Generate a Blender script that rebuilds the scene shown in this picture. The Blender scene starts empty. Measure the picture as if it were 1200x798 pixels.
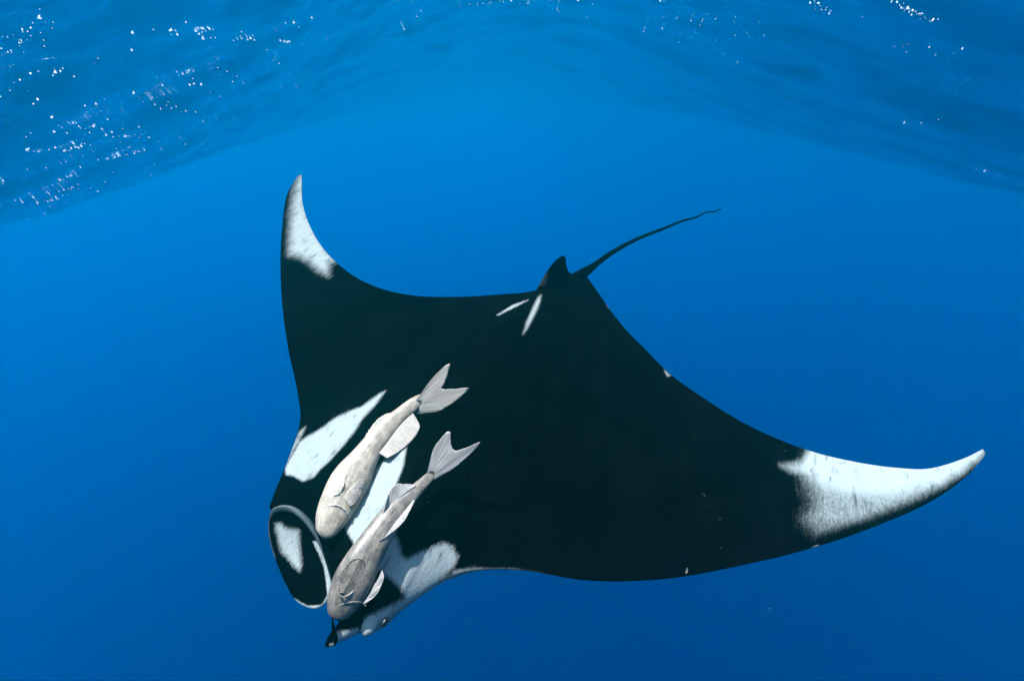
import bpy, math, random
import numpy as np

sc = bpy.context.scene
R = math.radians
rng = np.random.default_rng(7)
random.seed(7)

# ------------------------------------------------------------------ camera, light, exposure
PITCH = R(25.0)
F = 600.0                                            # focal length in photo pixels (1200 x 798)
cam_d = bpy.data.cameras.new('camera')
cam = bpy.data.objects.new('camera', cam_d)
sc.collection.objects.link(cam)
cam_d.sensor_width = 36.0
cam_d.lens = 18.0
cam_d.clip_start = 0.05
cam_d.clip_end = 5000.0
cam.rotation_euler = (R(90) - PITCH, 0, 0)
sc.camera = cam

SUN_EL, SUN_AZ = R(73.0), R(-84.0)                   # azimuth from +Y, clockwise; the sun stands high to the side
to_sun = np.array([math.cos(SUN_EL) * math.sin(SUN_AZ), math.cos(SUN_EL) * math.cos(SUN_AZ), math.sin(SUN_EL)])
world = bpy.data.worlds.new('World')
sc.world = world
world.use_nodes = True
wn = world.node_tree
wn.nodes.clear()
wo = wn.nodes.new('ShaderNodeOutputWorld')
wb = wn.nodes.new('ShaderNodeBackground')
sky = wn.nodes.new('ShaderNodeTexSky')
sky.sky_type = 'NISHITA'
sky.sun_disc = False
sky.sun_elevation = SUN_EL
sky.sun_rotation = SUN_AZ
wb.inputs['Strength'].default_value = 0.1
wn.links.new(sky.outputs[0], wb.inputs[0])
wn.links.new(wb.outputs[0], wo.inputs[0])

sun_d = bpy.data.lights.new('sun', 'SUN')
sun_d.energy = 3.2
sun_d.angle = R(0.5)
sun_d.color = (1.0, 0.95, 0.88)
sun = bpy.data.objects.new('sun', sun_d)
sc.collection.objects.link(sun)
sun.rotation_euler = (R(90) - SUN_EL, 0, -SUN_AZ + R(180))
sun.location = (-8, 4, 20)

sc.view_settings.view_transform = 'Standard'
sc.view_settings.look = 'None'
sc.view_settings.exposure = 2.5
sc.view_settings.gamma = 1.0
sc.cycles.use_denoising = True
sc.cycles.volume_bounces = 4
sc.cycles.max_bounces = 10
sc.cycles.transparent_max_bounces = 16
sc.cycles.sample_clamp_indirect = 6.0

# ------------------------------------------------------------------ helpers
cp, sp = math.cos(PITCH), math.sin(PITCH)
CX = np.array([1.0, 0, 0])
CU = np.array([0, sp, cp])
CF = np.array([0, cp, -sp])


def ray(px, py):
    """World direction through a photo pixel, with unit depth."""
    px = np.asarray(px, float)[..., None]
    py = np.asarray(py, float)[..., None]
    return (px - 600) / F * CX + (399 - py) / F * CU + CF


def project(P):
    P = np.asarray(P, float)
    d = P @ CF
    return np.stack([600 + F * (P @ CX) / d, 399 - F * (P @ CU) / d], -1), d


def spline(pts, n):
    """Centripetal Catmull-Rom through pts, n samples spread over the chord length."""
    p = np.asarray(pts, float)
    q = np.vstack([2 * p[0] - p[1], p, 2 * p[-1] - p[-2]])
    seg = np.linalg.norm(np.diff(p[:, :2], axis=0), axis=1)
    cum = np.r_[0, np.cumsum(seg)]
    return q, cum


def cr_eval(q, i, f):
    p0, p1, p2, p3 = q[i], q[i + 1], q[i + 2], q[i + 3]
    t0 = 0.0
    def nx(t, a, b):
        return t + max(np.linalg.norm(b - a), 1e-6) ** 0.5
    t1 = nx(t0, p0, p1); t2 = nx(t1, p1, p2); t3 = nx(t2, p2, p3)
    t = t1 + (t2 - t1) * f
    A1 = (t1 - t) / (t1 - t0) * p0 + (t - t0) / (t1 - t0) * p1
    A2 = (t2 - t) / (t2 - t1) * p1 + (t - t1) / (t2 - t1) * p2
    A3 = (t3 - t) / (t3 - t2) * p2 + (t - t2) / (t3 - t2) * p3
    B1 = (t2 - t) / (t2 - t0) * A1 + (t - t0) / (t2 - t0) * A2
    B2 = (t3 - t) / (t3 - t1) * A2 + (t - t1) / (t3 - t1) * A3
    return (t2 - t) / (t2 - t1) * B1 + (t - t1) / (t2 - t1) * B2


def curve(pts, n, closed=False):
    p = np.asarray(pts, float)
    if closed:
        p = np.vstack([p, p[:1]])
        q = np.vstack([p[-2], p, p[1]])
    else:
        q = np.vstack([2 * p[0] - p[1], p, 2 * p[-1] - p[-2]])
    seg = np.linalg.norm(np.diff(p, axis=0), axis=1)
    cum = np.r_[0, np.cumsum(seg)]
    s = np.linspace(0, cum[-1], n, endpoint=not closed)
    out = []
    for x in s:
        i = min(np.searchsorted(cum, x, side='right') - 1, len(seg) - 1)
        f = (x - cum[i]) / max(seg[i], 1e-9)
        out.append(cr_eval(q, i, f))
    return np.array(out)


def poly_sd(poly, P):
    """Signed distance, positive inside."""
    poly = np.asarray(poly, float)
    d = np.full(len(P), 1e9)
    inside = np.zeros(len(P), bool)
    for a, b in zip(poly, np.roll(poly, -1, axis=0)):
        e = b - a
        w = P - a
        t = np.clip((w @ e) / (e @ e + 1e-12), 0, 1)
        d = np.minimum(d, np.linalg.norm(w - t[:, None] * e, axis=1))
        c = (a[1] > P[:, 1]) != (b[1] > P[:, 1])
        x = (b[0] - a[0]) * (P[:, 1] - a[1]) / (b[1] - a[1] + 1e-12) + a[0]
        inside ^= c & (P[:, 0] < x)
    return np.where(inside, d, -d)


def link_mesh(name, verts, faces, mat, parent=None, origin=None, smooth=True, attrs=None):
    v = np.asarray(verts, float)
    if origin is not None:
        v = v - origin
    me = bpy.data.meshes.new(name)
    if isinstance(faces, np.ndarray):
        k = faces.shape[1]
        me.vertices.add(len(v)); me.vertices.foreach_set('co', v.ravel())
        me.loops.add(faces.size); me.loops.foreach_set('vertex_index', faces.ravel().astype(np.int32))
        me.polygons.add(len(faces))
        me.polygons.foreach_set('loop_start', np.arange(0, faces.size, k, dtype=np.int32))
        me.update(calc_edges=True)
        me.validate()
    else:
        me.from_pydata([tuple(x) for x in v], [], faces)
        me.update()
    if smooth:
        me.polygons.foreach_set('use_smooth', np.ones(len(me.polygons), bool))
    for k, a in (attrs or {}).items():
        a = np.asarray(a, float)
        if a.ndim == 1:
            at = me.attributes.new(k, 'FLOAT', 'POINT'); at.data.foreach_set('value', a)
        else:
            at = me.attributes.new(k, 'FLOAT_VECTOR', 'POINT'); at.data.foreach_set('vector', a.ravel())
    me.materials.append(mat)
    o = bpy.data.objects.new(name, me)
    sc.collection.objects.link(o)
    if parent is not None:
        o.parent = parent
    elif origin is not None:
        o.location = origin
    return o


def grid_faces(n, m, close_m=False, flip=False):
    i = np.arange(n - 1)[:, None]
    j = np.arange(m if close_m else m - 1)[None, :]
    j2 = (j + 1) % m
    f = np.stack([i * m + j, i * m + j2, (i + 1) * m + j2, (i + 1) * m + j], -1).reshape(-1, 4)
    return f[:, ::-1].copy() if flip else f


def thing(name, label, cat, loc, group=None):
    o = bpy.data.objects.new(name, None)
    sc.collection.objects.link(o)
    o.location = loc
    o.empty_display_size = 0.1
    o['label'] = label
    o['category'] = cat
    if group:
        o['group'] = group
    return o


class NT:
    def __init__(self, name):
        self.mat = bpy.data.materials.new(name)
        self.mat.use_nodes = True
        self.t = self.mat.node_tree
        self.t.nodes.clear()
        self.out = self.t.nodes.new('ShaderNodeOutputMaterial')

    def n(self, kind, **kw):
        nd = self.t.nodes.new(kind)
        for k, v in kw.items():
            setattr(nd, k, v)
        return nd

    def set(self, sock, v):
        if isinstance(v, bpy.types.NodeSocket):
            self.t.links.new(v, sock)
        elif isinstance(v, (tuple, list)) and len(v) == 3 and sock.type == 'RGBA':
            sock.default_value = (*v, 1)
        else:
            sock.default_value = v

    def math(self, op, a, b=0.0, c=None, clamp=False):
        nd = self.n('ShaderNodeMath', operation=op, use_clamp=clamp)
        self.set(nd.inputs[0], a); self.set(nd.inputs[1], b)
        if c is not None:
            self.set(nd.inputs[2], c)
        return nd.outputs[0]

    def mix(self, f, a, b):
        nd = self.n('ShaderNodeMix', data_type='RGBA')
        self.set(nd.inputs[0], f); self.set(nd.inputs[6], a); self.set(nd.inputs[7], b)
        return nd.outputs[2]

    def attr(self, name):
        return self.n('ShaderNodeAttribute', attribute_name=name)

    def noise(self, vec, scale, detail=4.0, rough=0.55):
        nd = self.n('ShaderNodeTexNoise')
        if vec is not None:
            self.set(nd.inputs['Vector'], vec)
        nd.inputs['Scale'].default_value = scale
        nd.inputs['Detail'].default_value = detail
        nd.inputs['Roughness'].default_value = rough
        return nd.outputs['Fac']

    def scaled(self, vec, s):
        nd = self.n('ShaderNodeVectorMath', operation='MULTIPLY')
        self.set(nd.inputs[0], vec); nd.inputs[1].default_value = s
        return nd.outputs[0]

    def smooth(self, x, a, b, lo=0.0, hi=1.0):
        nd = self.n('ShaderNodeMapRange', interpolation_type='SMOOTHSTEP')
        self.set(nd.inputs[0], x)
        for i, v in enumerate((a, b, lo, hi)):
            self.set(nd.inputs[i + 1], v)
        return nd.outputs[0]

    def bump(self, h, strength, dist):
        nd = self.n('ShaderNodeBump')
        self.set(nd.inputs['Height'], h)
        nd.inputs['Strength'].default_value = strength
        nd.inputs['Distance'].default_value = dist
        return nd.outputs[0]

    def principled(self, color, rough, normal=None, spec=0.4):
        nd = self.n('ShaderNodeBsdfPrincipled')
        self.set(nd.inputs['Base Color'], color)
        self.set(nd.inputs['Roughness'], rough)
        nd.inputs['Specular IOR Level'].default_value = spec
        if normal is not None:
            self.set(nd.inputs['Normal'], normal)
        return nd

    def surf(self, sh):
        self.t.links.new(sh, self.out.inputs['Surface'])
        return self.mat


# ------------------------------------------------------------------ water body and surface
HAZE_TOP = 2.3
def water_volume():
    m = NT('sea_water')
    v = m.n('ShaderNodeVolumePrincipled')
    v.inputs['Color'].default_value = (0.0, 0.213, 0.212, 1)
    v.inputs['Density'].default_value = 0.09
    v.inputs['Anisotropy'].default_value = 0.77
    v.inputs['Absorption Color'].default_value = (0.20, 0.455, 0.852, 1)
    m.t.links.new(v.outputs[0], m.out.inputs['Volume'])
    L, B = 500.0, -160.0
    vs = [(x, y, z) for z in (B, HAZE_TOP) for y in (-L, L) for x in (-L, L)]
    fs = [(0, 2, 3, 1), (4, 5, 7, 6), (0, 1, 5, 4), (2, 6, 7, 3), (0, 4, 6, 2), (1, 3, 7, 5)]
    o = link_mesh('haze', vs, fs, m.mat, smooth=False)
    o['kind'] = 'stuff'
    o['label'] = 'clear deep blue sea water all around the manta'
    o['category'] = 'water'


def sea_height(x, y):
    """Long swell with its crest over the camera, plus chop and ripples."""
    ph = x * math.cos(0.04) + y * math.sin(0.04)
    A, L = 1.85, 30.0
    k = 2 * math.pi / L
    q = np.clip((y - 7.0) / 15.0, 0, 60)
    fall = 0.3 + 0.7 / (1 + q * q)                   # a short-crested sea: the swell dies down ahead
    z = A * np.cos(k * (ph - 0.25)) + 0.21 * A * np.cos(2 * k * (ph - 0.25))
    z = z - 0.07 * (np.sqrt(x * x + 4.0) - x) * 0.5
    z = z * fall - 0.52 + 0.95 * (1 - fall)
    r = np.random.default_rng(3)
    for i in range(46):
        lam = 0.22 * (1.115 ** i) if i < 28 else r.uniform(0.3, 3.2)
        th = r.normal(0.25, 0.75)
        amp = 0.0044 * lam ** 0.95 * r.uniform(0.5, 1.3)
        kk = 2 * math.pi / lam
        a = kk * (x * math.cos(th) + y * math.sin(th)) + r.uniform(0, 6.28)
        a = a + 0.8 * np.sin(kk * 0.21 * (x * math.sin(th) - y * math.cos(th)) + r.uniform(0, 6.28))
        s = np.sin(a)
        z = z + amp * (s - 0.25 * np.cos(2 * a))
    return z


def water_surface():
    n = 760
    t = np.linspace(-1, 1, n)
    g = np.sinh(t * 4.2) / math.sinh(4.2) * 200.0
    gx, gy = np.meshgrid(g, g + 4.0, indexing='ij')
    gz = sea_height(gx, gy)
    v = np.stack([gx, gy, gz], -1).reshape(-1, 3)
    m = NT('water_skin')
    tc = m.n('ShaderNodeTexCoord')
    h = m.math('ADD', m.noise(m.scaled(tc.outputs['Object'], (1.0, 0.6, 1.0)), 5.0, 4.0, 0.55),
               m.math('MULTIPLY', m.noise(tc.outputs['Object'], 22.0, 3.0, 0.5), 0.18))
    nb = m.bump(h, 1.0, 0.018)
    fr = m.n('ShaderNodeFresnel')
    fr.inputs['IOR'].default_value = 1.33
    m.t.links.new(nb, fr.inputs['Normal'])
    gl = m.n('ShaderNodeBsdfGlossy')
    gl.inputs['Roughness'].default_value = 0.04
    gl.inputs['Color'].default_value = (0.97, 0.97, 0.97, 1)
    m.t.links.new(nb, gl.inputs['Normal'])
    tr = m.n('ShaderNodeBsdfTransparent')
    mx = m.n('ShaderNodeMixShader')
    m.t.links.new(fr.outputs[0], mx.inputs[0])
    m.t.links.new(tr.outputs[0], mx.inputs[1])
    m.t.links.new(gl.outputs[0], mx.inputs[2])
    m.surf(mx.outputs[0])
    o = link_mesh("water_surface", v, grid_faces(n, n, flip=True), m.mat)
    o['kind'] = 'structure'
    o['label'] = 'rippled underside of the sea surface overhead'


water_volume()
water_surface()

# ------------------------------------------------------------------ the manta's own frame
HEAD = ray(395, 700) * 2.0
DORS = ray(650, 340) * 3.5
TIPR = ray(1152, 530) * 2.7
TIPL = ray(351, 206) * 3.7
AX = (DORS - HEAD) / np.linalg.norm(DORS - HEAD)          # head to tail
sv = TIPR - TIPL
SV = sv - AX * (sv @ AX); SV /= np.linalg.norm(SV)          # across the wings
NV = np.cross(AX, SV)
if NV[2] < 0:
    NV = -NV                                              # up out of the back


def to_body(P):
    q = P - HEAD
    return q @ AX, q @ SV, q @ NV


def lift(u, v):
    """Height of the disc's middle layer: the wings curl up towards their tips."""
    wl, wr = to_body(TIPL)[2], to_body(TIPR)[2]
    vl, vr = abs(to_body(TIPL)[1]), abs(to_body(TIPR)[1])
    return np.where(v < 0, wl * (np.abs(v) / vl) ** 2.2, wr * (np.abs(v) / vr) ** 2.2)


def on_disc(px, py):
    """Point of the disc's middle layer that lies on the line of sight of a photo pixel."""
    d = ray(px, py)
    w = np.zeros(d.shape[:-1])
    for _ in range(60):
        s = (HEAD @ NV + w) / (d @ NV)
        P = d * s[..., None]
        u, v, _w = to_body(P)
        w = 0.5 * w + 0.5 * lift(u, v)
    return u, v


PAIRS = [
    (349, 207, 353.5, 205.5), (336, 230, 355, 240), (330.5, 268, 368, 275), (328.5, 310, 391, 305), (331, 360, 430, 332),
    (338, 410, 480, 346), (349, 462, 540, 348), (351, 497, 590, 345), (337, 540, 622, 342), (320, 582, 645, 335),
    (318, 598, 660, 330), (347, 603, 668, 328), (372, 634, 676, 326), (389, 682, 682, 324), (393, 722, 688, 325),
    (408, 737, 691, 329), (440, 740, 694, 333), (468, 717, 699, 340), (490, 701, 706, 350), (520, 682, 718, 367), (560, 669, 735, 388),
    (610, 668, 755, 408), (690, 680, 785, 438), (780, 678, 830, 470), (870, 662, 880, 500), (955, 641, 945, 527),
    (1030, 615, 1000, 541), (1090, 588, 1050, 548.3), (1130, 560.5, 1090, 549), (1148, 541, 1130, 537), (1154.5, 532, 1151, 526.5)]
pr = np.array(PAIRS, float)
lu, lv = on_disc(pr[:, 0], pr[:, 1])
tu, tv = on_disc(pr[:, 2], pr[:, 3])
edge = curve(np.stack([lu, lv, tu, tv], -1), 560)
NC = 150
cc = 0.5 - 0.5 * np.cos(np.linspace(0, math.pi, NC))
cc = 0.65 * cc + 0.35 * np.linspace(0, 1, NC)
U = edge[:, 0:1] * (1 - cc) + edge[:, 2:3] * cc
V = edge[:, 1:2] * (1 - cc) + edge[:, 3:4] * cc
W = lift(U, V)


def foil(c):
    return (0.2969 * np.sqrt(c) - 0.126 * c - 0.3516 * c ** 2 + 0.2843 * c ** 3 - 0.1036 * c ** 4) / 0.1


C2 = np.broadcast_to(cc, U.shape)
chord = np.hypot(edge[:, 0] - edge[:, 2], edge[:, 1] - edge[:, 3])[:, None]
span_fade = np.clip(chord / 0.9, 0, 1) ** 0.8
hump = np.exp(-(V / 0.40) ** 2 / 2)
shoulder = np.exp(-((V) / 0.95) ** 2 / 2)
prof = foil(C2) * hump ** 3 + (1 - hump ** 3) * 0.5 * np.sin(math.pi * C2 ** 0.8)
TOP = (0.10 * hump + 0.055 * shoulder + 0.03 * span_fade) * prof * span_fade + 0.004
# a low keel leading back to the fin and the tail root
TOP = TOP + 0.05 * np.exp(-(V / 0.085) ** 2 / 2) * np.clip((U - 1.3) / 0.6, 0, 1) * np.clip((1 - C2) / 0.12, 0, 1)
BOT = (0.10 * hump + 0.07 * shoulder + 0.02 * span_fade) * prof * span_fade + 0.004
rim = np.minimum(1, np.minimum(C2, 1 - C2) / 0.004)
TOP = TOP * np.clip(rim, 0.0, 1); BOT = BOT * np.clip(rim, 0.0, 1)


def body_pt(u, v, w):
    return HEAD + np.asarray(u)[..., None] * AX + np.asarray(v)[..., None] * SV + np.asarray(w)[..., None] * NV


PT = body_pt(U, V, W + TOP)
PB = body_pt(U, V, W - BOT)
pix, dep = project(PT.reshape(-1, 3))


def skin_depth(px, py):
    d2 = (pix[:, 0] - px) ** 2 + (pix[:, 1] - py) ** 2
    return dep[np.argmin(d2)]


# white markings, as outlines on the back: (outline, edge softness, strength)
MARKS = [
    ([(452, 458), (440, 474), (425, 490), (414, 507), (402, 522), (385, 541), (375, 550), (368, 559), (355, 564), (345, 558), (335, 556),
      (334, 548), (345, 528), (352, 517), (362, 510), (375, 503), (392, 490), (410, 481), (425, 476), (440, 464)], 1.6, 0.9),
    ([(359, 499), (355, 508), (346, 525), (336, 547), (332, 549), (343, 520), (351, 505)], 1.5, 0.7),
    ([(477, 518), (473, 545), (465, 566), (455, 592), (440, 615), (430, 632), (418, 642), (408, 625), (402, 615), (410, 600), (425, 575),
      (440, 550), (455, 533)], 1.8, 0.95),
    ([(463, 625), (468, 640), (470, 650), (477, 656), (490, 648), (505, 642), (520, 636), (530, 640), (536, 652), (532, 662), (522, 672),
      (516, 680), (535, 672), (550, 667), (556, 666), (556, 672), (535, 680), (510, 694), (495, 706), (475, 724), (462, 740), (455, 745), (440, 750),
      (425, 744), (422, 730), (430, 722), (445, 716), (460, 708), (472, 702), (475, 700), (470, 690), (462, 682), (455, 676), (448, 672),
      (440, 665), (455, 635)], 3.2, 0.92),
    ([(530, 668), (560, 665), (600, 666), (630, 670.5), (665, 678), (640, 677), (600, 674), (560, 675), (530, 682)], 1.6, 0.75),
    ([(354, 200), (349, 210), (343.5, 232), (341, 252), (339.5, 280), (339, 298), (350, 300), (362, 306), (372, 316), (384, 322), (386, 308),
      (395, 304), (384, 294), (372, 272), (362, 252), (357, 235), (356, 210)], 5.5, 0.95),
    ([(915, 545), (940, 540), (948, 524), (1000, 536), (1040, 542), (1080, 542), (1110, 538), (1140, 526), (1158, 522), (1152, 534), (1130, 551),
      (1105, 560), (1070, 567), (1040, 569), (1000, 566), (975, 563), (945, 558), (925, 552)], 4.5, 1.0),
    ([(945, 556), (952, 536), (960, 524), (1040, 538), (1100, 536), (1158, 522), (1152, 534), (1130, 552), (1100, 571), (1070, 585), (1040, 597), (1010, 608), (980, 616),
      (958, 620), (948, 608), (956, 590), (952, 575)], 5.5, 0.72),
    ([(634, 346), (632, 356), (626, 370), (619, 383), (613, 392), (617, 378), (624, 362), (630, 350)], 1.8, 0.88),
    ([(619, 351.5), (605, 359), (585, 369), (582, 369.5), (601, 357.5)], 1.1, 0.88),
    ([(803.5, 666), (805.5, 665), (805, 672), (803, 670)], 0.9, 0.8),
    ([(953, 640), (960, 638), (960, 644), (954, 646)], 1.0, 1.0),
    ([(778, 433), (786, 440), (782, 442)], 1.0, 0.7),
    ([(710, 357), (716, 361), (714, 362)], 1.0, 0.5),
]
SHEEN = [  # dull grey sheen painted into the skin colour at the head edge
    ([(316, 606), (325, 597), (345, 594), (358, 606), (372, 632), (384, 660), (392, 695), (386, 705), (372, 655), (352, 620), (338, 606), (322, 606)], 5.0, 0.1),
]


def markings(P2):
    sd = np.full(len(P2), -3.0)
    st = np.zeros(len(P2))
    for poly, soft, s in MARKS:
        poly = np.array(poly, float)
        lo, hi = poly.min(0) - 40, poly.max(0) + 40
        m = ((P2 > lo) & (P2 < hi)).all(1)
        if not m.any():
            continue
        q = P2[m]
        if s == 0.72:                                # fades slowly on the body side
            soft = soft + np.clip((990 - q[:, 0]) / 6, 0, 9)
        d = poly_sd(poly, q) / soft
        w = np.where(m)[0]
        better = d > sd[w]
        sd[w[better]] = d[better]
        st[w[better]] = s
    st = np.where(st > 0, st, 0.8)
    # the far wing tip is brightest towards its trailing edge and thins out into mottled grey
    core = np.array([(930, 535), (960, 520), (1040, 534), (1090, 534), (1160, 515), (1150, 540), (1105, 568), (1040, 580), (990, 577), (945, 560)], float)
    near = P2[:, 0] > 900
    g = np.clip(poly_sd(core, P2[near]) / 26 + 0.5, 0, 1)
    st[near] = 0.72 + 0.28 * g * g * (3 - 2 * g)
    return np.clip(sd, -3, 3), st


sd, st = markings(pix)
pale = np.zeros(len(pix))  # painted sheen of the head edge, per vertex
for poly, soft, s in SHEEN:
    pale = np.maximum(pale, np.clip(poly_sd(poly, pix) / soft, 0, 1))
bc = np.stack([U, V, W], -1).reshape(-1, 3)
nb_ = PB.reshape(-1, 3)
belly_sd = np.where(np.minimum(C2, 1 - C2).ravel() > 0.03, 2.0, sd)


def manta_skin():
    m = NT('manta_skin')
    co = m.attr('body_co').outputs['Vector']
    sdn = m.attr('mark').outputs['Fac']
    stn = m.attr('mark_strength').outputs['Fac']
    sheen_fac = m.attr('pale').outputs['Fac']
    streak = m.noise(m.scaled(co, (14.0, 95.0, 40.0)), 1.0, 4.0, 0.6)
    fine = m.noise(m.scaled(co, (190.0, 190.0, 190.0)), 1.0, 3.0, 0.6)
    blot = m.noise(m.scaled(co, (9.0, 26.0, 20.0)), 1.0, 4.0, 0.6)
    j = m.math('MULTIPLY', m.math('SUBTRACT', streak, 0.5), 2.0)
    j = m.math('ADD', j, m.math('MULTIPLY', m.math('SUBTRACT', fine, 0.5), 2.2))
    mask = m.smooth(m.math('ADD', sdn, j), -1.3, 1.5)
    smudge = m.smooth(blot, 0.53, 0.70, 0.0, 0.7)
    smudge = m.math('MULTIPLY', smudge, m.smooth(streak, 0.30, 0.70))
    mask = m.math('MULTIPLY', mask, m.math('SUBTRACT', 1.0, smudge))
    low = m.smooth(stn, 0.65, 0.95, 0.62, 0.0)
    mask = m.math('MULTIPLY', mask, m.math('SUBTRACT', 1.0, m.math('MULTIPLY', low, m.smooth(m.math('ADD', m.math('MULTIPLY', streak, 0.3), m.math('MULTIPLY', m.noise(m.scaled(co, (45.0, 80.0, 60.0)), 1.0, 5.0, 0.7), 0.7)), 0.36, 0.62))))
    mask = m.math('MULTIPLY', mask, stn)
    dark = m.mix(m.smooth(m.noise(m.scaled(co, (3.0, 5.0, 3.0)), 1.0, 5.0, 0.65), 0.4, 0.75), (0.0003, 0.0005, 0.0007), (0.0008, 0.0012, 0.0015))
    scr = m.math('MULTIPLY', m.smooth(m.noise(m.scaled(co, (60.0, 12.0, 30.0)), 1.0, 2.0, 0.5), 0.76, 0.82), 0.12)
    dark = m.mix(scr, dark, (0.25, 0.3, 0.3))
    dark = m.mix(m.math('MULTIPLY', sheen_fac, 0.22), dark, (0.5, 0.6, 0.6))  # head-edge sheen mixed into the skin colour
    white = m.mix(m.smooth(fine, 0.35, 0.7), (0.175, 0.205, 0.193), (0.232, 0.257, 0.24))
    col = m.mix(mask, dark, white)
    bh = m.math('ADD', m.math('MULTIPLY', fine, 0.4), m.noise(m.scaled(co, (60.0, 90.0, 60.0)), 1.0, 3.0, 0.6))
    fold = m.noise(m.scaled(co, (2.2, 4.5, 3.0)), 1.0, 3.0, 0.5)
    p = m.principled(col, 0.5, m.bump(m.math('ADD', bh, m.math('MULTIPLY', fold, 10.0)), 0.45, 0.004), 0.0)
    return m.surf(p.outputs[0])


SKIN = manta_skin()
manta = thing('manta_ray', 'large black manta ray with white shoulder patches and curled white wing tips', 'manta ray', HEAD)
nT = PT.shape[0] * PT.shape[1]
fT = grid_faces(PT.shape[0], NC, flip=True)
fB = grid_faces(PT.shape[0], NC) + nT
allv = np.vstack([PT.reshape(-1, 3), nb_])
# check which way the top faces point
a, b, c = allv[fT[len(fT) // 2][:3]]
if np.cross(b - a, c - a) @ NV < 0:
    fT, fB = fT[:, ::-1].copy(), fB[:, ::-1].copy()
# weld both layers along the leading and trailing edges
n0, n1 = PT.shape[0], NC
ends = np.concatenate([np.arange(n0) * n1, np.arange(n0) * n1 + n1 - 1])
remap = np.arange(2 * nT)
remap[ends + nT] = ends
allf = remap[np.vstack([fT, fB])]
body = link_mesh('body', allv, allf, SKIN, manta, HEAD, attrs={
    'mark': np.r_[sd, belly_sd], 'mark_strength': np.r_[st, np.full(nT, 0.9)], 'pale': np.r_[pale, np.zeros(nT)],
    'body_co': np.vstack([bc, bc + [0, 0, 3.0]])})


def part_attrs(P, marks=None):
    u, v, w = to_body(P)
    k = len(P)
    at = {'mark': np.full(k, -3.0), 'mark_strength': np.full(k, 0.9), 'pale': np.zeros(k), 'body_co': np.stack([u, v, w], -1)}
    if marks:
        px2, _ = project(P)
        for poly, soft in marks:
            at['mark'] = np.maximum(at['mark'], np.clip(poly_sd(poly, px2) / soft, -3, 3))
    return at


def tube(centers, radii, n=16, flat=1.0, up=None):
    c = np.asarray(centers, float)
    t = np.gradient(c, axis=0)
    t /= np.linalg.norm(t, axis=1)[:, None]
    up = NV if up is None else up
    s = np.cross(t, up); s /= np.linalg.norm(s, axis=1)[:, None]
    b = np.cross(s, t)
    a = np.linspace(0, 2 * math.pi, n, endpoint=False)
    r = np.asarray(radii)[:, None, None]
    P = c[:, None] + r * (np.cos(a)[None, :, None] * s[:, None] + flat * np.sin(a)[None, :, None] * b[:, None])
    P = P.reshape(-1, 3)
    f = grid_faces(len(c), n, close_m=True).tolist()
    k = len(P)
    P = np.vstack([P, c[0], c[-1]])
    for j in range(n):
        f.append([k, (j + 1) % n, j])
        o = (len(c) - 1) * n
        f.append([k + 1, o + j, o + (j + 1) % n])
    return P, f


# tail whip
tp = curve([(655, 338, 3.52), (676, 325, 3.62), (690, 316, 3.70), (716, 297, 3.86), (745, 281, 4.02), (778, 268, 4.2), (800, 259, 4.32),
            (815, 255, 4.4), (828, 249, 4.5), (838, 248, 4.56), (846, 244, 4.62)], 90)
tc_ = ray(tp[:, 0], tp[:, 1]) * tp[:, 2:3]
tt = np.linspace(0, 1, 90)
rad = np.interp(tt, [0, 0.08, 0.16, 0.25, 0.5, 0.8, 1], [0.045, 0.042, 0.036, 0.021, 0.014, 0.0085, 0.0045])
P, f = tube(tc_, rad, 14)
link_mesh('tail', P, f, SKIN, manta, HEAD, attrs=part_attrs(P))

# dorsal fin: front edge and rear edge from base to tip
fe = curve([(624, 352), (633, 335), (641, 320), (649, 309), (655, 303), (660, 300)], 40)
re = curve([(684, 328), (672, 323), (666, 318), (663.5, 311), (663, 305), (662, 301)], 40)
base_d = 3.42
dd = np.linspace(3.44, 3.40, 40)
cols = np.linspace(0, 1, 26)
px_ = fe[:, None, 0] * (1 - cols) + re[:, None, 0] * cols
py_ = fe[:, None, 1] * (1 - cols) + re[:, None, 1] * cols
dm = (3.30 + 0.22 * cols)[None, :] * np.ones((40, 1)) + 0.03 * np.linspace(0, 1, 40)[:, None]
mid = ray(px_, py_) * dm[..., None]
side = SV
th = 0.034 * foil(np.clip(cols, 0, 1))[None, :] * (1 - 0.8 * np.linspace(0, 1, 40)[:, None]) + 0.0015
A_ = (mid + side * th[..., None]).reshape(-1, 3)
B_ = (mid - side * th[..., None]).reshape(-1, 3)
f1 = grid_faces(40, 26).tolist(); f2 = (grid_faces(40, 26, flip=True) + 1040).tolist()
loop = [i * 26 for i in range(40)] + [39 * 26 + j for j in range(1, 26)] + [i * 26 + 25 for i in range(38, -1, -1)]
f3 = [[loop[i], loop[i + 1], loop[i + 1] + 1040, loop[i] + 1040] for i in range(len(loop) - 1)]
P = np.vstack([A_, B_])
at = part_attrs(P, [([(634, 334), (637, 326), (641, 321), (642, 325), (638, 334)], 3.0)])  # faint highlight painted on the fin's front edge
at['mark_strength'][:] = 0.25
link_mesh('dorsal_fin', P, f1 + f2 + f3, SKIN, manta, HEAD, attrs=at)


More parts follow.
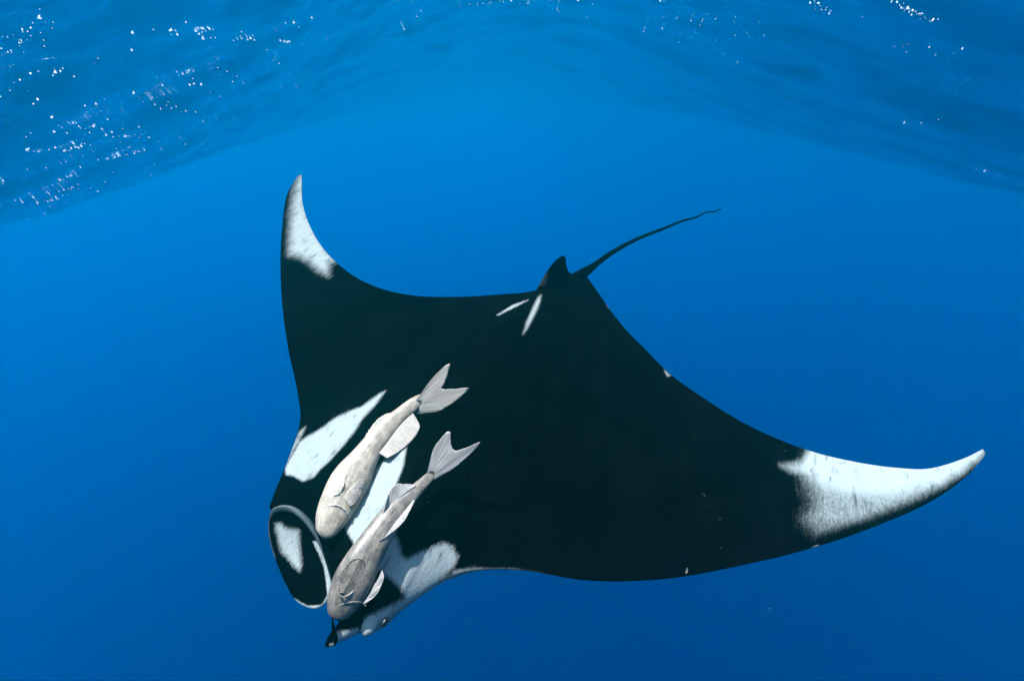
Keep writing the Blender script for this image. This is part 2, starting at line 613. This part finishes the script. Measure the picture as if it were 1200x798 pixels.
def plate(outline, depth_fn, thick, nrm, rings=14, cup=0.0, n=96):
    """A cupped blade with a rounded edge, from its outline."""
    o = curve(outline, n, closed=True)
    c = o.mean(0)
    V1 = []
    rr = np.linspace(0.0, 1.0, rings) ** 0.8
    for side in (1, -1):
        for r in rr:
            q = c + (o - c) * r
            P = ray(q[:, 0], q[:, 1]) * depth_fn(q[:, 0], q[:, 1])[:, None]
            e = thick * math.sqrt(max(1e-4, 1 - r ** 6))
            P = P + nrm * (side * e - cup * (1 - r * r))
            V1.append(P)
    P = np.vstack(V1)
    h = rings * n
    fa = grid_faces(rings, n, close_m=True)
    fb = grid_faces(rings, n, close_m=True, flip=True) + h
    f = fa.tolist() + fb.tolist()
    o1 = (rings - 1) * n
    for j in range(n):
        j2 = (j + 1) % n
        f.append([o1 + j, o1 + j2, h + o1 + j2, h + o1 + j])
    return P, f


# cephalic fin unrolled towards the camera
CEPH = [(318, 598), (314.5, 612), (316, 630), (323, 656), (335, 684), (345, 701), (357, 710), (370, 713), (380, 708), (386, 697), (388, 684), (387, 668),
        (381, 648), (373, 630), (362, 611), (344, 598)]
hd = skin_depth(335, 600)
nc_ = -(ray(350, 655)); nc_ = nc_ / np.linalg.norm(nc_) * 0.85 + SV * 0.35 + NV * 0.25; nc_ /= np.linalg.norm(nc_)
P, f = plate(CEPH, lambda x, y: hd - 0.02 - 0.0014 * (y - 600), 0.011, nc_, cup=0.05, rings=18)
link_mesh('cephalic_fin', P, f, SKIN, manta, HEAD, attrs=part_attrs(P, [
    ([(323, 614), (329, 613), (334, 618), (343, 620), (350, 621), (351, 640), (353, 662), (351, 669), (345, 664), (338, 655), (330, 646), (326, 632)], 3.0),
    ([(366, 634), (373, 648), (379.5, 664), (382.5, 684), (383.5, 698), (377, 708.5), (360, 709.5), (345, 701), (345, 706), (360, 718), (384, 716), (394, 700), (394, 670), (386, 650), (376, 634)], 0.9)]))

def strip(name, pts, depth, rad, col, flat=0.6):
    c = curve(pts, 70)
    cen = ray(c[:, 0], c[:, 1]) * depth(c[:, 0], c[:, 1])[:, None]
    P, f = tube(cen, rad * np.clip(3.2 * np.sin(np.linspace(0.05, 3.09, 70)), 0.1, 1), 12, flat, up=nc_)
    return link_mesh(name, P, f, col, manta, HEAD)


rm_ = NT('painted_sheen_skin')  # sheen along head and fin edges, put into a paler colour on thin strips
tc0 = rm_.n('ShaderNodeTexCoord')
rn_ = rm_.noise(tc0.outputs['Object'], 30.0, 4.0, 0.6)
rm_.surf(rm_.principled(rm_.mix(rm_.smooth(rn_, 0.3, 0.7), (0.004, 0.010, 0.013), (0.015, 0.028, 0.033)), 0.5, None, 0.2).outputs[0])
strip('fin_rim_sheen', [(317, 604), (315, 616), (316, 628), (319, 642), (324, 656)], lambda x, y: hd - 0.02 - 0.0014 * (y - 600), 0.003, rm_.mat)
strip('head_rim_sheen', [(316, 609), (320, 600), (329, 595.5), (342, 596.5), (355, 605), (368, 621), (380, 643), (388, 667), (393, 688)], lambda x, y: hd - 0.032 - 0.0012 * (y - 600), 0.013, rm_.mat, 0.35)

# the other cephalic fin, rolled up into a spiral cone and seen end on
hd2 = skin_depth(405, 730)
cs = curve([(432, 716, hd2 + 0.06), (415, 729, hd2 + 0.0), (402, 739, hd2 - 0.05), (392, 747, hd2 - 0.09), (386, 752, hd2 - 0.11)], 40)
cen = ray(cs[:, 0], cs[:, 1]) * cs[:, 2:3]
P, f = tube(cen, np.interp(np.linspace(0, 1, 40), [0, 0.3, 0.7, 1], [0.05, 0.046, 0.03, 0.007]), 28, 0.9)
link_mesh('cephalic_fin', P, f, SKIN, manta, HEAD, attrs=part_attrs(P, [([(396, 741), (420, 735), (425, 742), (400, 756), (390, 757)], 2.0)]))
# its free outer edge
P, f = plate([(381, 757), (384, 747), (389, 738), (389, 722), (394, 740), (396, 750), (391, 757)], lambda x, y: hd2 - 0.11 + 0 * x, 0.006, nc_, rings=8, n=48)
link_mesh('fin_flap', P, f, SKIN, manta, HEAD, attrs=part_attrs(P, [([(386, 754), (391, 753), (391, 759), (386, 759)], 1.0)]))


def ball(center, rx, ry, rz, ax, n=28, m=18):
    x, y, z = ax
    th = np.linspace(0, math.pi, m)[:, None]
    ph = np.linspace(0, 2 * math.pi, n, endpoint=False)[None, :]
    P = center + (np.sin(th) * np.cos(ph))[..., None] * rx * x + (np.sin(th) * np.sin(ph))[..., None] * ry * y + (np.cos(th) + 0 * ph)[..., None] * rz * z
    return P.reshape(-1, 3), grid_faces(m, n, close_m=True).tolist()


ed = skin_depth(438, 735)
bx = [AX, SV, NV]
P, f = ball(ray(434, 731) * (ed + 0.0), 0.044, 0.030, 0.026, bx)
at = part_attrs(P); at['mark'][:] = 1.6
link_mesh('eye_bulge', P, f, SKIN, manta, HEAD, attrs=at)
em = NT('eye_black')
em.surf(em.principled((0.004, 0.005, 0.006), 0.3, None, 0.2).outputs[0])
P, f = ball(ray(451, 728) * (ed - 0.010), 0.019, 0.011, 0.009, bx)
link_mesh('eye', P, f, em.mat, manta, HEAD)

# ------------------------------------------------------------------ the two remoras


def fish_skin(name, c_dark, c_mid, c_pale, speck):
    m = NT(name)
    tc = m.n('ShaderNodeTexCoord')
    co = tc.outputs['Object']
    al = m.attr('along').outputs['Vector']           # x along the fish, y round it
    n1 = m.noise(co, 26.0, 5.0, 0.65)
    n2 = m.noise(co, 240.0, 3.0, 0.6)
    st_ = m.noise(m.scaled(al, (6.0, 42.0, 1.0)), 1.0, 4.0, 0.6)
    col = m.mix(m.smooth(n1, 0.35, 0.68), c_dark, c_mid)
    col = m.mix(m.smooth(st_, 0.48, 0.70, 0.0, 0.7), col, c_pale)
    col = m.mix(m.math('MULTIPLY', m.smooth(n2, 0.60, 0.70), speck), col, (0.75, 0.72, 0.62))
    sep = m.n('ShaderNodeSeparateXYZ')
    m.t.links.new(al, sep.inputs[0])
    h = m.math('ADD', m.math('MULTIPLY', n2, 0.5), m.math('MULTIPLY', n1, 0.8))
    p = m.principled(col, 0.38, m.bump(h, 0.4, 0.005), 0.45)
    return m.surf(p.outputs[0])


def fin_skin(name, c0, c1):
    m = NT(name)
    al = m.attr('along').outputs['Vector']
    rayn = m.noise(m.scaled(al, (2.0, 34.0, 1.0)), 1.0, 2.0, 0.5)
    tc = m.n('ShaderNodeTexCoord')
    n2 = m.noise(tc.outputs['Object'], 160.0, 3.0, 0.6)
    col = m.mix(m.smooth(rayn, 0.35, 0.65), c0, c1)
    col = m.mix(m.smooth(n2, 0.3, 0.8, 0.0, 0.35), col, c1)
    p = m.principled(col, 0.5, m.bump(rayn, 0.35, 0.005), 0.3)
    tl = m.n('ShaderNodeBsdfTranslucent')
    m.set(tl.inputs[0], col)
    mx = m.n('ShaderNodeMixShader'); mx.inputs[0].default_value = 0.25
    m.t.links.new(p.outputs[0], mx.inputs[1]); m.t.links.new(tl.outputs[0], mx.inputs[2])
    return m.surf(mx.outputs[0])


VIEWN = None


class Fish:
    """spine: photo pixels snout to tail root with half widths; off: height above the manta's skin."""

    def __init__(self, label, spine, off, skin, fins, roll):
        s = np.array(spine, float)
        self.n = 84
        cv = curve(s[:, :2], self.n)
        seg = np.r_[0, np.cumsum(np.linalg.norm(np.diff(s[:, :2], axis=0), axis=1))]
        t = np.linspace(0, seg[-1], self.n)
        dk = np.array([skin_depth(x, y) for x, y in s[:, :2]])
        pol = np.polyfit(seg, dk, 2)
        rp = curve(np.c_[seg, s[:, 2] * 1.0], 400)
        hw = np.interp(t, rp[:, 0], rp[:, 1])
        d0 = np.polyval(pol, t)
        self.pol, self.cv, self.t = pol, cv, t
        self.off = off
        d = d0 - off
        self.cen = ray(cv[:, 0], cv[:, 1]) * d[:, None]
        self.r = hw * d / F
        self.origin = self.cen[self.n // 2]
        self.root = thing('remora', label, 'remora', self.origin, 'remoras riding on the manta')
        tan = np.gradient(self.cen, axis=0); tan /= np.linalg.norm(tan, axis=1)[:, None]
        self.tan = tan
        view = -self.cen / np.linalg.norm(self.cen, axis=1)[:, None]
        side = np.cross(tan, view); side /= np.linalg.norm(side, axis=1)[:, None]
        nrm = np.cross(side, tan); nrm /= np.linalg.norm(nrm, axis=1)[:, None]
        nrm[(nrm * view).sum(1) < 0] *= -1
        self.side, self.nrm = side, nrm
        na = 40
        a = np.linspace(0, 2 * math.pi, na, endpoint=False)
        ca, sa = np.cos(a), np.sin(a)
        e = 0.85
        ca = np.sign(ca) * np.abs(ca) ** e; sa = np.sign(sa) * np.abs(sa) ** e
        flat = np.interp(np.linspace(0, 1, self.n), [0, 0.2, 0.5, 1], [0.5, 0.6, 0.75, 0.45])
        P = self.cen[:, None] + self.r[:, None, None] * (ca[None, :, None] * side[:, None] + (flat[:, None] * sa[None, :])[..., None] * nrm[:, None])
        # mouth groove: the lower jaw edge stands proud of a narrow furrow
        P = P.reshape(-1, 3)
        al = np.stack([np.repeat(np.linspace(0, 1, self.n), na), np.tile(a / 6.2832, self.n), np.zeros(self.n * na)], -1)
        f = grid_faces(self.n, na, close_m=True).tolist()
        k = len(P)
        P = np.vstack([P, self.cen[0], self.cen[-1]])
        al = np.vstack([al, [0, 0, 0], [1, 0, 0]])
        for j in range(na):
            f.append([k, (j + 1) % na, j]); o = (self.n - 1) * na
            f.append([k + 1, o + j, o + (j + 1) % na])
        self.body = link_mesh('body', P, f, skin, self.root, self.origin, attrs={'along': al})
        for fn in fins:
            self.fin(*fn)

    def depth(self, px, py):
        i = np.argmin((self.cv[:, None, 0] - np.ravel(px)) ** 2 + (self.cv[:, None, 1] - np.ravel(py)) ** 2, axis=0)
        return (np.polyval(self.pol, self.t[i]) - self.off).reshape(np.shape(px))

    def at(self, px, py, out=0.0):
        """Point over the fish's middle, raised by out towards the open water."""
        d = self.depth(np.asarray(px, float), np.asarray(py, float)) - out
        return ray(px, py) * d[..., None]

    def fin(self, name, root_line, edge_line, mat, out0, out1, thick=0.004, nx=44, ny=14, tatter=0.0, conform=False):
        a = curve(root_line, nx); b = curve(edge_line, nx)
        s = np.linspace(0, 1, ny)
        Q = a[:, None] * (1 - s)[None, :, None] + b[:, None] * s[None, :, None]
        if tatter:
            r = np.random.default_rng(len(name) + int(edge_line[0][0]))
            j = r.normal(0, tatter, nx)
            dirn = (b - a) / (np.linalg.norm(b - a, axis=1)[:, None] + 1e-6)
            Q = Q + (s ** 4)[None, :, None] * (j[:, None] * dirn)[:, None]
        out = out0 * (1 - s) + out1 * s
        if conform:
            out = np.zeros((nx, ny))
            for i in range(nx):
                for k in range(ny):
                    q, _ = self.over(Q[i, k, 0], Q[i, k, 1], out0 * (1 - s[k]) + out1 * s[k])
                    out[i, k] = float(self.depth(a[i:i + 1, 0], a[i:i + 1, 1])[0]) - q @ CF
        wave = 0.002 * np.sin(np.linspace(0, 17, nx))[:, None] * s[None, :]
        dmid = self.depth(a[:, 0], a[:, 1])
        if not conform:                               # an even blade, not stepped
            k_ = np.arange(nx)
            dmid = np.polyval(np.polyfit(k_, dmid, 1), k_)
        dmid = dmid[:, None]
        D = dmid - (out if conform else out[None, :]) - wave
        M = ray(Q[..., 0], Q[..., 1]) * D[..., None]
        vn = -M / np.linalg.norm(M, axis=-1, keepdims=True)
        ridge = 1 + 0.15 * np.sin(np.arange(nx) * 1.9)
        th = (thick * (1 - 0.75 * s))[None, :, None] * ridge[:, None, None]
        P = np.vstack([(M + vn * th).reshape(-1, 3), (M - vn * th).reshape(-1, 3)])
        k = nx * ny
        f = grid_faces(nx, ny).tolist() + (grid_faces(nx, ny, flip=True) + k).tolist()
        lp = [i * ny for i in range(nx)] + [(nx - 1) * ny + j for j in range(1, ny)] + [i * ny + ny - 1 for i in range(nx - 2, -1, -1)] + [j for j in range(ny - 2, 0, -1)]
        for i in range(len(lp)):
            i2 = (i + 1) % len(lp)
            f.append([lp[i], lp[i2], lp[i2] + k, lp[i] + k])
        al = np.stack([np.tile(s, nx), np.repeat(np.linspace(0, 1, nx), ny), np.zeros(k)], -1)
        return link_mesh(name, P, f, mat, self.root, self.origin, attrs={'along': np.vstack([al, al])})

    def ridge(self, name, pts, out, r, mat):
        c = curve(pts, 40)
        cen = self.at(c[:, 0], c[:, 1], 0.0) + 0
        # lay the ridge on the skin: height of the round body there
        i = np.argmin((self.cv[:, None, 0] - c[:, 0]) ** 2 + (self.cv[:, None, 1] - c[:, 1]) ** 2, axis=0)
        lat = ((cen - self.cen[i]) * self.side[i]).sum(1) / self.r[i]
        fl = np.interp(i / self.n, [0, 0.2, 0.5, 1], [0.5, 0.6, 0.75, 0.45])
        h = self.r[i] * fl * np.sqrt(np.clip(1 - lat ** 2, 0.03, 1))
        view = -cen / np.linalg.norm(cen, axis=1)[:, None]
        cen = cen + view * (h + out)[:, None]
        P, f = tube(cen, r * (0.35 + 0.65 * np.sin(np.linspace(0.15, 2.99, 40))), 8)
        k = len(P)
        return link_mesh(name, P, f, mat, self.root, self.origin, attrs={'along': np.zeros((k, 3))})

    def over(self, px, py, out):
        p = self.at(np.array([px]), np.array([py]))[0]
        i = np.argmin((self.cv[:, 0] - px) ** 2 + (self.cv[:, 1] - py) ** 2)
        lat = ((p - self.cen[i]) @ self.side[i]) / self.r[i]
        fl = np.interp(i / self.n, [0, 0.2, 0.5, 1], [0.5, 0.6, 0.75, 0.45])
        h = self.r[i] * fl * math.sqrt(max(0.03, 1 - lat ** 2))
        v = -p / np.linalg.norm(p)
        return p + v * (h + out), i


CREAM = fish_skin('cream_fish_skin', (0.15, 0.123, 0.087), (0.275, 0.232, 0.17), (0.37, 0.32, 0.245), 0.12)
GREY = fish_skin('grey_fish_skin', (0.055, 0.046, 0.035), (0.135, 0.113, 0.084), (0.20, 0.171, 0.132), 0.35)
FINC = fin_skin('cream_fin_skin', (0.26, 0.23, 0.185), (0.345, 0.312, 0.258))
FING = fin_skin('grey_fin_skin', (0.21, 0.195, 0.17), (0.31, 0.29, 0.26))
LIPC = fish_skin('cream_lip_skin', (0.24, 0.21, 0.165), (0.31, 0.275, 0.22), (0.36, 0.32, 0.265), 0.1)
LIPG = fish_skin('grey_lip_skin', (0.08, 0.07, 0.058), (0.125, 0.112, 0.092), (0.18, 0.162, 0.138), 0.2)

up = Fish('pale cream remora lying belly out on the manta between its white shoulder patches',
          [(380, 630, 3), (381.5, 626, 9.5), (385, 616, 15.5), (391, 602, 20), (398, 588, 22), (407, 570, 23), (415, 556, 21.5), (425, 540, 17), (437, 522, 13.5), (449, 508, 12),
           (461, 494, 10), (473, 483, 8.3), (482, 476, 8), (488, 471, 7), (493, 466, 4.5), (496, 463, 1.5)],
          0.064, CREAM, [
              ('caudal_fin', [(481, 479), (484, 474), (488, 470), (493, 470), (494, 473), (491, 478), (488, 485)],
               [(493, 462), (506, 444), (527, 426), (521, 449), (517, 455), (530, 456), (549, 455), (520, 479), (494, 487)], FINC, 0.0, 0.0, 0.006, 60, 18, 0.6),
              ('dorsal_fin', [(427, 528), (440, 510), (455, 496), (468, 487), (478, 481)], [(422, 522), (433, 503), (445, 489), (456, 484), (477, 482)], FINC, 0.012, 0.0, 0.004, 44, 14, 0.3),
              ('anal_fin', [(444, 531), (455, 517), (466, 502), (476, 491), (484, 484)], [(454, 537), (471, 527), (487, 511), (492, 500), (488, 490)], FINC, 0.02, 0.03, 0.004, 44, 14, 0.2),
          ], 0)
low = Fish('greyish brown remora with an oval sucker disc on its head over the manta mouth',
           [(394, 726, 3), (395, 723, 9), (398, 715, 15), (403, 703, 19.5), (410, 688, 22.5), (417, 674, 23), (425, 658, 21), (433, 644, 19), (443, 628, 17), (453, 613, 15),
            (464, 599, 12.5), (475, 588, 10), (486, 576, 8), (496, 566, 6.5), (503, 559, 5.5), (507, 555, 3.5), (510, 551, 1.5)],
           0.078, GREY, [
               ('caudal_fin', [(499, 558), (502, 555), (505, 553), (508, 554), (509, 557), (508, 561), (506, 564)],
                [(503, 545), (509, 524), (527, 505), (529, 522), (533, 528), (545, 525), (563, 518), (536, 545), (508, 563)], FING, 0.0, 0.0, 0.006, 60, 18, 0.5),
               ('dorsal_fin', [(447, 610), (458, 594), (470, 582), (480, 574), (487, 569)], [(452, 590), (456, 577), (463, 568), (474, 567), (484, 567)], FING, 0.012, 0.0, 0.004, 44, 14, 0.5),
               ('anal_fin', [(448, 634), (458, 619), (468, 606), (476, 596), (484, 586)], [(444, 634), (459, 624), (473, 611), (481, 597), (486, 586)], FING, 0.03, 0.04, 0.004, 44, 14, 0.2),
           ], 0)

# paired fins lie over the flank
def paired(fish, name, root_line, edge_line, mat, o0, o1):
    fish.fin(name, root_line, edge_line, mat, o0, o1, 0.003, 40, 12, 0.0, True)


paired(up, 'pectoral_fin', [(388, 580), (391, 572), (396, 562), (402, 554), (406, 549)], [(389, 581), (397, 579), (402, 572), (405, 562), (407, 550)], FINC, 0.003, 0.007)
paired(up, 'pectoral_fin', [(403, 584), (406, 577), (412, 570), (419, 564), (424, 561)], [(410, 594), (419, 588), (425, 577), (428, 566), (427, 561)], FINC, 0.001, 0.005)
paired(low, 'pectoral_fin', [(424, 707), (432, 697), (438, 686), (444, 676), (447, 669)], [(428, 707), (440, 698), (447, 686), (450, 675), (448, 668)], FING, 0.002, 0.006)
up.ridge('mouth', [(373, 603), (377, 597), (386, 592.5), (396, 592), (404, 597), (409, 605)], 0.003, 0.0036, LIPC)
low.ridge('mouth', [(389, 716), (395, 711), (405, 706.5), (415, 705), (424, 706), (429, 710)], 0.003, 0.0036, LIPG)
up.ridge('gill_cover', [(375, 600), (379, 589), (388, 581), (397, 580)], 0.002, 0.006, LIPC)
low.ridge('gill_cover', [(391, 708), (395, 694), (401, 682)], 0.002, 0.006, LIPG)

# eyes
for fish, px, py in ((up, 372, 600), (low, 393, 703), (low, 421, 711)):
    p, i = fish.over(px, py, -0.004)
    P, f = ball(p, 0.011, 0.009, 0.009, [fish.tan[i], fish.side[i], fish.nrm[i]], 16, 10)
    link_mesh('eye', P, f, em.mat, fish.root, fish.origin)

# sucker disc of the greyer fish: rim, floor, and slats in two rows
c0, i0 = low.over(411.5, 676, 0.0)
c0 = c0 + low.nrm[i0] * 0.005
ax_ = low.tan[i0]
nn = low.nrm[i0] * 0.93 + low.side[i0] * 0.0
sd_ = low.side[i0]
tilt = 0.0
a = np.linspace(0, 2 * math.pi, 48, endpoint=False)
hw_, hl_ = 0.036, 0.068
ringc = c0 + np.cos(a)[:, None] * hw_ * sd_ + np.sin(a)[:, None] * hl_ * ax_ - nn * (0.012 * np.cos(a) ** 2)[:, None]
b = np.linspace(0, 2 * math.pi, 10, endpoint=False)
rd = (np.cos(a)[:, None] * sd_ + np.sin(a)[:, None] * ax_)
P = (ringc[:, None] + 0.0038 * (np.cos(b)[None, :, None] * rd[:, None] + np.sin(b)[None, :, None] * nn)).reshape(-1, 3)
f = grid_faces(48, 10, close_m=True).tolist() + [[47 * 10 + j, 47 * 10 + (j + 1) % 10, (j + 1) % 10, j] for j in range(10)]
disc = link_mesh('sucker_disc', P, f, GREY, low.root, low.origin, attrs={'along': np.zeros((len(P), 3))})
vs, fs = [], []
for k in range(15):
    y = -0.056 + 0.008 * k
    w = hw_ * math.sqrt(max(0, 1 - (y / hl_) ** 2)) * 0.92
    for sgn in (-1, 1):
        p0 = c0 + ax_ * (y + 0.006) + nn * 0.001
        p1 = c0 + ax_ * (y - 0.004) + sd_ * sgn * w - nn * 0.009
        e = ax_ * 0.0036
        k0 = len(vs)
        vs += [p0 - e - nn * .004, p0 + e - nn * .004, p0 + e + nn * .004, p0 - e + nn * .003, p1 - e - nn * .004, p1 + e - nn * .004, p1 + e + nn * .004, p1 - e + nn * .003]
        for q in ((0, 1, 2, 3), (7, 6, 5, 4), (0, 4, 5, 1), (1, 5, 6, 2), (2, 6, 7, 3), (3, 7, 4, 0)):
            fs.append([k0 + z for z in q])
lam = link_mesh('slats', vs, fs, GREY, disc, low.origin, smooth=False, attrs={'along': np.zeros((len(vs), 3))})
lam['kind'] = 'stuff'

# ------------------------------------------------------------------ foam flecks and modelled sun glints under the surface, specks adrift
t5 = (1 + 5 ** 0.5) / 2
ico_v = np.array([(-1, t5, 0), (1, t5, 0), (-1, -t5, 0), (1, -t5, 0), (0, -1, t5), (0, 1, t5), (0, -1, -t5), (0, 1, -t5), (t5, 0, -1), (t5, 0, 1), (-t5, 0, -1), (-t5, 0, 1)], float)
ico_v /= np.linalg.norm(ico_v[0])
ico_f = np.array([(0, 11, 5), (0, 5, 1), (0, 1, 7), (0, 7, 10), (0, 10, 11), (1, 5, 9), (5, 11, 4), (11, 10, 2), (10, 7, 6), (7, 1, 8), (3, 9, 4), (3, 4, 2), (3, 2, 6), (3, 6, 8), (3, 8, 9), (4, 9, 5), (2, 4, 11), (6, 2, 10), (8, 6, 7), (9, 8, 1)])


def blobs(name, centers, scales, mat, label):
    n = len(centers)
    jit = rng.uniform(0.75, 1.25, (n, 12, 1))
    P = centers[:, None] + ico_v[None] * jit * scales[:, None]
    fa = (ico_f[None] + (np.arange(n) * 12)[:, None, None]).reshape(-1, 3)
    o = link_mesh(name, P.reshape(-1, 3), fa, mat)
    o['kind'] = 'stuff'
    o['label'] = label
    return o


fm = NT('foam_glint_white')
df = fm.n('ShaderNodeBsdfDiffuse'); df.inputs[0].default_value = (0.72, 0.9, 0.92, 1)
tl = fm.n('ShaderNodeBsdfTranslucent'); tl.inputs[0].default_value = (0.78, 0.95, 0.96, 1)
ms = fm.n('ShaderNodeMixShader'); ms.inputs[0].default_value = 0.6
fm.t.links.new(df.outputs[0], ms.inputs[1]); fm.t.links.new(tl.outputs[0], ms.inputs[2])
fm.surf(ms.outputs[0])
cx, cy, sz = [], [], []
def streak(x, y, n, spread, ang, s0):
    for _ in range(n):
        l = rng.normal(0, spread); w = rng.normal(0, spread * 0.13)
        cx.append(x + math.sin(ang) * l + math.cos(ang) * w)
        cy.append(y + math.cos(ang) * l - math.sin(ang) * w)
        sz.append(s0 * math.exp(rng.normal(0, 0.5)))
for _ in range(46):
    streak(rng.uniform(-11, -2.5), rng.uniform(1.8, 9), int(rng.integers(3, 16)), rng.uniform(0.1, 0.5), rng.uniform(-0.3, 0.3), 0.007)
for _ in range(40):
    streak(rng.uniform(-12.0, -4.0), rng.uniform(2.5, 9), int(rng.integers(4, 16)), rng.uniform(0.2, 0.7), rng.uniform(-0.3, 0.3), 0.006)
for _ in range(7):
    streak(rng.uniform(-1.5, 8), rng.uniform(3.0, 10), int(rng.integers(3, 12)), rng.uniform(0.1, 0.4), rng.uniform(-0.3, 0.3), 0.0045)
for _ in range(200):
    cx.append(rng.uniform(-11, 4)); cy.append(rng.uniform(2, 12)); sz.append(0.005 * math.exp(rng.normal(0, 0.4)))

def overhead(px, py):
    """Where the line of sight of a photo pixel meets the sea surface from below."""
    d = ray(px, py)
    t = np.linspace(0.5, 40, 4000)
    P = d[None] * t[:, None]
    i = np.argmax(P[:, 2] > sea_height(P[:, 0], P[:, 1]))
    return P[i]


for (xa, ya, xb, yb, n, w) in ((1040, -2, 1098, 28, 45, 2), (545, 3, 660, 2, 34, 2), (950, 3, 975, 14, 14, 3), (1040, 45, 1140, 70, 9, 6), (800, 20, 900, 42, 12, 6), (0, 60, 60, 20, 30, 10)):
    for _ in range(n):
        k = rng.uniform()
        p = overhead(xa + (xb - xa) * k + rng.normal(0, w), ya + (yb - ya) * k + rng.normal(0, w))
        cx.append(p[0]); cy.append(p[1]); sz.append(0.0042 * math.exp(rng.normal(0, 0.4)))
cx, cy, sz = map(np.array, (cx, cy, sz))
sz = np.minimum(sz * 0.78, 0.009)
cen = np.stack([cx, cy, sea_height(cx, cy) - sz * 0.5], -1)
blobs('foam_and_glint_flecks', cen, np.stack([sz * rng.uniform(0.9, 2.4, len(sz)), sz * 1.2, sz * 0.6], -1), fm.mat, 'white foam bubbles and modelled sun glints scattered under the sea surface')  # stretched white flecks also stand in for glints on the ripples

# drifting specks of plankton round the manta
pm = NT('plankton_grey')
pm.surf(pm.principled((0.22, 0.23, 0.22), 0.6).outputs[0])
pn = 25
pp = ray(rng.uniform(300, 1000, pn), rng.uniform(330, 720, pn)) * rng.uniform(1.2, 2.2, pn)[:, None]
ps = rng.uniform(0.0004, 0.0008, pn)
blobs('plankton', pp, np.stack([ps * rng.uniform(1, 3, pn), ps, ps * rng.uniform(1, 2, pn)], -1), pm.mat, 'tiny pale plankton specks drifting in front of the manta')
